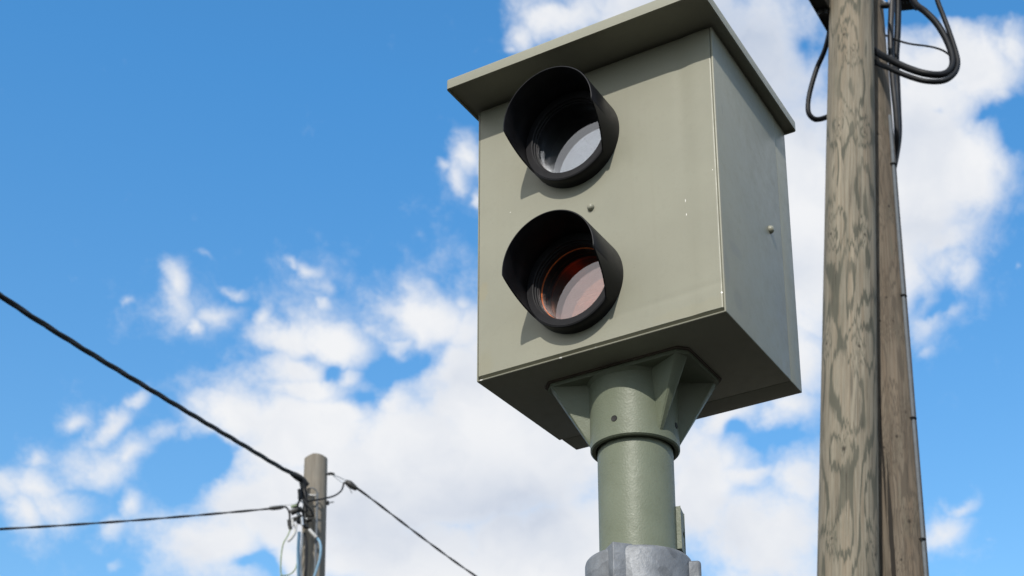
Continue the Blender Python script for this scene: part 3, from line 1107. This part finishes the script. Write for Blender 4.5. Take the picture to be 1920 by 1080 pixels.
cable('cable', [(1660, 66, .30), (1678, 74, .27), (1705, 82, .22), (1735, 86, .16), (1755, 90, .11), (1772, 97, .07), (1790, 112, .055)],
      .0048, 'thinnest black cable, crossing inside the right hand loop', 'black cables at the pole tops')
cable('cable', [(1672, -60, .28), (1672, 0, .28), (1670, 60, .28), (1671, 110, .29), (1675, 160, .31), (1680, 210, .33), (1682, 255, .36), (1678, 290, .42), (1668, 330, .50)],
      .0160, 'greyish black pipe running straight down between the brown pole and the loop', 'black cables at the pole tops', simple('scuffed_pipe', (.030, .030, .032), .45, var=.3, scale=20, spec=.3))
cable('cable', [(1684, -60, .34), (1684, 0, .34), (1683, 60, .34), (1680, 110, .35), (1682, 160, .37), (1684, 210, .38), (1685, 250, .40), (1681, 285, .44), (1672, 330, .52)],
      .0170, 'black cable running straight down just right of the greyish pipe', 'black cables at the pole tops')


def pole_box(pxs, dist, height, depth, label, along=None):
    """underside corners come from the picture, the box rises above it"""
    a, b = [hdist(x, y, NH, dist) for x, y in pxs]
    b.z = a.z
    e1 = (b - a); w = e1.length; e1.normalize(); e2 = Vector((-e1.y, e1.x, 0))
    if along: e2 = Vector(along)
    elif e2.dot(NH) > 0: e2 = -e2
    bm = bmesh.new()
    bmesh.ops.create_cube(bm, size=1)
    for v in bm.verts:
        v.co = a + e1 * ((v.co.x + .5) * w) + e2 * ((v.co.y + .5) * depth) + Vector((0, 0, (v.co.z + .5) * height))
    bmesh.ops.bevel(bm, geom=bm.edges[:], offset=.008, segments=3, affect='EDGES')
    bm = merge(bm, None) if False else bm
    t = thing('junction_box', a, label, 'junction box', 'junction boxes at the pole tops')
    bd = obj('box_body', bm, M_PLASTIC, t)
    l2 = bmesh.new()
    bmesh.ops.create_cube(l2, size=1)
    for v in l2.verts:
        v.co = a + e1 * ((v.co.x + .5) * (w + .012) - .006) + e2 * ((v.co.y + .5) * (depth + .012) - .006) + Vector((0, 0, height * .55 + (v.co.z + .5) * .02))
    obj('lid_rim', l2, M_PLASTIC, t)
    for k in (.3, .7):
        gl = lathe([(0, 0), (.016, 0), (.016, -.018), (.012, -.022), (.012, -.03), (0, -.03)], a + e1 * (w * k) + e2 * (depth * .5), (0, 0, 1), 16)
        obj('cable_gland', gl, M_PLASTIC, t)
    return t


pole_box(((1556, 62), (1578, 55)), DH + .13, .30, .34, 'black junction box showing at the top left of the nearest wooden pole', (0, -1, 0))
pole_box(((1676, 20), (1716, 12)), DH + .44, .26, .15, 'black junction box showing between the brown pole and the cable loop')
# shackle on the rear pole
sh = thing('cable_clamp', hdist(1655, 5, NH, DH + .12), 'small zinc cable clamp on the brown pole beside the black pipe', 'clamp')
hk = tube(spline(px_path([(1648, -10, .14), (1656, 2, .10), (1664, 8, .10), (1667, 0, .12), (1662, -14, .15)], DH), 6), .006, 8)
obj('hook', hk, M_STEEL, sh)
obj('clamp_body', lathe([(0, -.02), (.012, -.02), (.015, -.012), (.015, .012), (.012, .02), (0, .02)], hdist(1659, 10, NH, DH + .10), RIGHT, 16), M_DARK, sh)

# ------------------------------------------------------------------ far pole
FD = 13.2
fb_t = at(592, 853, FD)
NF = Vector((fb_t.x - CAMP.x, fb_t.y - CAMP.y, 0)).normalized()
DF = (fb_t - CAMP).dot(NF)


def fpt(x, y, dd=0.0):
    return hdist(x, y, NF, DF + dd)


a = fpt(592.5, 860); b = fpt(586.5, 1080)
d3 = (a - b).normalized()
base3 = b + d3 * (-b.z / d3.z)
FR = (fpt(614.3, 900) - fpt(569.5, 900)).length * .5
flen = (a - base3).length
m3, t3, b3 = material('grey_pole_wood')
v3 = t3.n('ShaderNodeTexCoord').outputs['Object']
mp3 = t3.n('ShaderNodeMapping'); t3.put(mp3.inputs[0], v3); mp3.inputs['Scale'].default_value = (40, 40, 2.2)
nf = t3.noise(mp3.outputs[0], 1, 5, .65)
nb = t3.noise(v3, 3.0, 4, .6)
c3 = t3.mix(t3.mapr(nf, .3, .7), (.165, .140, .108), (.265, .238, .195))
c3 = t3.mix(t3.mapr(nb, .4, .7, 0, .5), c3, (.15, .145, .13))
t3.put(b3.inputs['Base Color'], c3); b3.inputs['Roughness'].default_value = .85
bump(t3, b3, nf, .5, .006)
FP = thing('utility_pole', base3, 'distant grey weathered utility pole at lower left with wires tied to it', 'utility pole')
pm = bmesh.new()
f3 = (CAMP - base3); f3.z = 0; f3.normalize(); s3 = d3.cross(f3).normalized()
if s3.dot(RIGHT) < 0: s3 = -s3
rows = [(0, 1.12), (flen * .5, 1.08), (flen - 2.2, 1.02), (flen - .9, 1.0), (flen - .16, .985), (flen - .05, .98), (flen + .0, .97)]
rings = []
N3 = 28
for h, k in rows:
    rings.append([pm.verts.new(base3 + d3 * h + (f3 * math.cos(2 * PI * q / N3) + s3 * math.sin(2 * PI * q / N3)) * FR * k) for q in range(N3)])
# the top is sawn off with a ridge that falls to both sides
for q, v in enumerate(rings[-1]):
    sx = math.sin(2 * PI * q / N3); fx = math.cos(2 * PI * q / N3)
    v.co += d3 * (.028 - .05 * max(0, -sx - .25) - .035 * max(0, sx - .3) - .02 * fx)
for q, v in enumerate(rings[-2]):
    sx = math.sin(2 * PI * q / N3)
    v.co -= d3 * (.05 * max(0, -sx - .2) + .03 * max(0, sx - .2))
for j in range(len(rings) - 1):
    for q in range(N3):
        pm.faces.new((rings[j][q], rings[j][(q + 1) % N3], rings[j + 1][(q + 1) % N3], rings[j + 1][q]))
pm.faces.new(rings[-1]); pm.faces.new(rings[0])
obj('pole_shaft', pm, m3, FP, angle=40)
# fittings on the pole: band, hooks, grey strip
obj('steel_band', tube(spline([fpt(573, 926, -.16), fpt(580, 928, -.19), fpt(592, 929, -.20)], 5), .009, 8), M_WHITE, FP)
obj('steel_band', tube(spline([fpt(577, 917, -.17), fpt(585, 915, -.21), fpt(593, 920, -.20), fpt(595, 930, -.19)], 5), .006, 8), M_WIREGREY, FP)
obj('grey_conduit', tube(spline([fpt(595, 924, -.19), fpt(594, 960, -.195), fpt(593, 1010, -.195), fpt(590, 1090, -.195), fpt(587, 1160, -.2)], 5), .0105, 10), M_WIREGREY, FP)
obj('hook', tube(spline([fpt(613, 943, -.02), fpt(618, 942, -.02), fpt(626, 941, -.02)], 4), .007, 8), M_STEEL, FP)
obj('hook', tube(spline([fpt(608, 889, -.05), fpt(616, 889.5, -.05), fpt(621, 889, -.05)], 4), .008, 8), M_DARK, FP)
obj('hook_nut', lathe([(0, -.02), (.022, -.02), (.022, .02), (0, .02)], fpt(612.5, 943, -.02), RIGHT, 6), M_DARK, FP)

# ---- hardware cluster left of the far pole (bracket, clamps, connectors)
HB = thing('line_bracket', fpt(570, 950, -.15), 'dark tangle of clamps and connectors bolted to the left side of the distant grey pole', 'line bracket')
hb2_ = tube(spline([fpt(566, 905, -.2), fpt(570, 925, -.22), fpt(573, 945, -.22), fpt(571, 962, -.22), fpt(574, 990, -.22)], 5), .024, 10)
obj('bracket_arm', hb2_, M_PLASTIC, HB)


def blob(pts, r, mat, nm, par):
    obj(nm, tube(spline([fpt(*q) for q in pts], 4), r, 10), mat, par)


random.seed(4)
blob([(562, 918, -.25), (563, 927, -.25), (563, 936, -.25)], .021, M_PLASTIC, 'connector', HB)
blob([(545, 962, -.25), (556, 957, -.26), (566, 955, -.26)], .026, M_PLASTIC, 'connector', HB)
blob([(548, 975, -.24), (558, 972, -.25), (567, 970, -.25)], .020, M_DARK, 'connector', HB)
blob([(556, 979, -.27), (561, 977, -.27), (564, 981, -.27)], .022, M_PLASTIC, 'connector', HB)
blob([(542, 975, -.25), (543, 985, -.25), (545, 992, -.25)], .017, M_PLASTIC, 'connector', HB)
blob([(574, 977, -.25), (580, 974, -.25), (585, 974, -.25)], .020, M_DARK, 'connector', HB)
blob([(575, 962, -.24), (581, 967, -.24), (588, 965, -.24)], .016, M_DARK, 'connector', HB)
blob([(546, 951, -.26), (553, 949, -.26), (560, 948, -.26)], .014, M_GREENW, 'connector', HB)
blob([(557, 963, -.30), (560, 966, -.30)], .013, M_WHITE, 'insulator', HB)
blob([(548, 973, -.30), (549, 980, -.30), (550, 986, -.30)], .011, M_WHITE, 'insulator', HB)
blob([(573, 973, -.30), (576, 973, -.30)], .010, M_WHITE, 'insulator', HB)
blob([(566, 970, -.30), (567, 985, -.30)], .013, M_STEEL, 'bolt', HB)
blob([(555, 945, -.24), (562, 939, -.24), (568, 942, -.24)], .008, M_STEEL, 'bolt', HB)
for pts in ([(535, 950, -.2), (540, 955, -.22), (543, 965, -.24), (543, 978, -.25)], [(567, 935, -.25), (580, 952, -.27), (587, 966, -.25)],
            [(553, 950, -.25), (560, 962, -.27), (570, 975, -.25)], [(566, 915, -.26), (561, 940, -.28), (552, 958, -.27)]):
    blob(pts, .009, M_RUBBER, 'jumper_lead', HB)

# ---- conductors
def line_pts(px, d_a, d_b):
    """points of a picture line, depth growing evenly in 1/depth from d_a to d_b"""
    n = len(px); xs = [p[0] for p in px]
    out = []
    for (x, y) in px:
        k = (x - xs[0]) / (xs[-1] - xs[0])
        out.append(at(x, y, 1 / ((1 - k) / d_a + k / d_b)))
    return spline(out, 8)


def overhead(name, px, d_a, d_b, r, strands, pitch, label, cat='cable', group='overhead cables'):
    P = line_pts(px, d_a, d_b)
    bm = twisted(P, r, strands, pitch)
    t = thing(name, P[-1], label, cat, group)
    obj('conductor', bm, M_RUBBER, t)
    return t


c1 = overhead('overhead_cable', [(-900, -130), (-420, 240), (-200, 407), (0, 553.5), (134, 640.5), (268, 722), (376, 787), (457, 835), (520, 873), (553, 891), (574, 906)], 5.53, FD - .25, .0105, 3, .85,
              'thick twisted black overhead cable sloping down from the left edge to the distant pole')
cl = tube(spline([fpt(545, 886, -.27), fpt(556, 893, -.25), fpt(568, 901, -.22), fpt(578, 910, -.2)], 5), lambda t: .020 + .014 * math.sin(PI * min(1, t * 1.1)), 10)
obj('dead_end_clamp', cl, M_PLASTIC, c1)
bend = twisted(spline([fpt(560, 896, -.24), fpt(567, 902, -.24), fpt(571, 915, -.24), fpt(573, 935, -.24), fpt(574, 960, -.24)], 6), .011, 3, .3)
obj('cable_tail', bend, M_RUBBER, c1)
c2 = overhead('overhead_cable', [(-900, 1022), (-420, 1010), (-200, 1002), (0, 992), (134, 984), (268, 974.5), (400, 963.5), (505, 953.8), (535, 950)], 10.2, FD - .2, .0060, 2, .55,
              'thin dark overhead cable running almost level from the left edge to the distant pole')
obj('dead_end_clamp', tube(spline([fpt(505, 953.5, -.2), fpt(512, 953, -.2), fpt(522, 952, -.2), (fpt(531, 951, -.2))], 4), lambda t: .013 + .006 * math.sin(PI * t), 10), M_PLASTIC, c2)
obj('steel_wire', tube(spline([fpt(505, 950, -.2), fpt(530, 947, -.2), fpt(557, 945, -.22)], 4), .0045, 6), M_STEEL, c2)
c3 = overhead('overhead_cable', [(668, 914.5), (700, 938), (730, 961), (791, 1007.5), (850, 1051), (893, 1081), (1010, 1162), (1150, 1255), (1400, 1485)], FD, FD * 1.435, .0062, 2, .55,
              'thin dark overhead cable dropping to the right from the top of the distant pole')
obj('dead_end_clamp', tube(spline([fpt(648, 903, 0), fpt(654, 906.5, 0), fpt(660, 911, 0), fpt(669, 917, 0)], 4), lambda t: .020 + .014 * math.sin(PI * t), 10), M_PLASTIC, c3)
lp = tube(spline([fpt(621, 889), fpt(632, 893), fpt(645, 899), fpt(652, 903)], 4), .0048, 6)
lp = tube(spline([fpt(622, 889), fpt(630, 896), fpt(638, 902), fpt(645, 906), fpt(655, 908)], 4), .0048, 6, lp)
obj('wire_bail', lp, M_STEEL, c3)
obj('bail_hook', tube(spline([fpt(615, 889), fpt(621, 888), fpt(627, 890)], 4), .014, 8), M_DARK, c3)
obj('jumper_lead', tube(spline([fpt(645, 904), fpt(643, 913), fpt(639, 921, -.04), fpt(628, 929, -.1), fpt(612, 934, -.16), fpt(596, 937, -.23), fpt(576, 940, -.25)], 5), .0082, 8), M_RUBBER, c3)
obj('tie_wire', tube(spline([fpt(654, 912), fpt(657, 919), fpt(660, 925)], 3), .0035, 6), M_WIREGREY, c3)


# ---- loose connecting wires hanging from the far pole
def loose(name, pts, r, mat, label, sleeve=None):
    P = spline([fpt(*q) for q in pts], 6)
    o = tag(obj(name, tube(P, r, 8), mat, loc=P[0]), label, 'wire', 'loose wires on the distant pole')
    if sleeve:
        obj('sleeve', tube(spline([fpt(*q) for q in sleeve[0]], 5), sleeve[1], 8), M_WHITE, o)
    return o


loose('loose_wire', [(546, 990, -.25), (538, 1007, -.27), (531, 1020, -.28), (527, 1045, -.28), (527, 1075, -.28), (533, 1079, -.28), (545, 1076, -.27), (554, 1066, -.26), (558, 1050, -.25)], .0058, M_GREENW,
      'green and yellow wire loop hanging left of the distant pole', ([(555, 984, -.27), (553, 998, -.28), (547, 1008, -.28), (540, 1015, -.28)], .013))
loose('loose_wire', [(527, 1070, -.28), (526.5, 1090, -.28), (528, 1130, -.28), (540, 1180, -.25)], .0050, M_GREENW, 'thin green wire end dropping below its loop left of the distant pole')
loose('loose_wire', [(561, 998, -.26), (560, 1015, -.28), (559, 1045, -.28), (560, 1080, -.28), (563, 1120, -.27), (566, 1170, -.24)], .0150, M_BLUE, 'thick pale blue wire hanging straight down the left side of the distant pole')
loose('loose_wire', [(567, 1000, -.26), (566, 1020, -.28), (564, 1050, -.28), (566, 1085, -.28), (570, 1130, -.27), (572, 1170, -.24)], .0078, M_WHITE, 'thin pale wire hanging beside the thick blue wire on the distant pole')
loose('loose_wire', [(592, 1006, -.24), (599, 1015, -.27), (601.5, 1030, -.28), (599, 1050, -.27), (593, 1070, -.25), (588, 1088, -.24), (586, 1130, -.22)], .0105, M_BLUE,
      'bright blue wire bowing out over the face of the distant pole', ([(580, 993, -.25), (586, 1000, -.26), (593, 1008, -.26)], .016))
loose('loose_wire', [(571, 1000, -.22), (574, 1020, -.24), (574.5, 1050, -.24), (572, 1085, -.24), (571, 1140, -.22)], .0125, M_RUBBER, 'black wire hanging down the face of the distant pole beside the blue one')
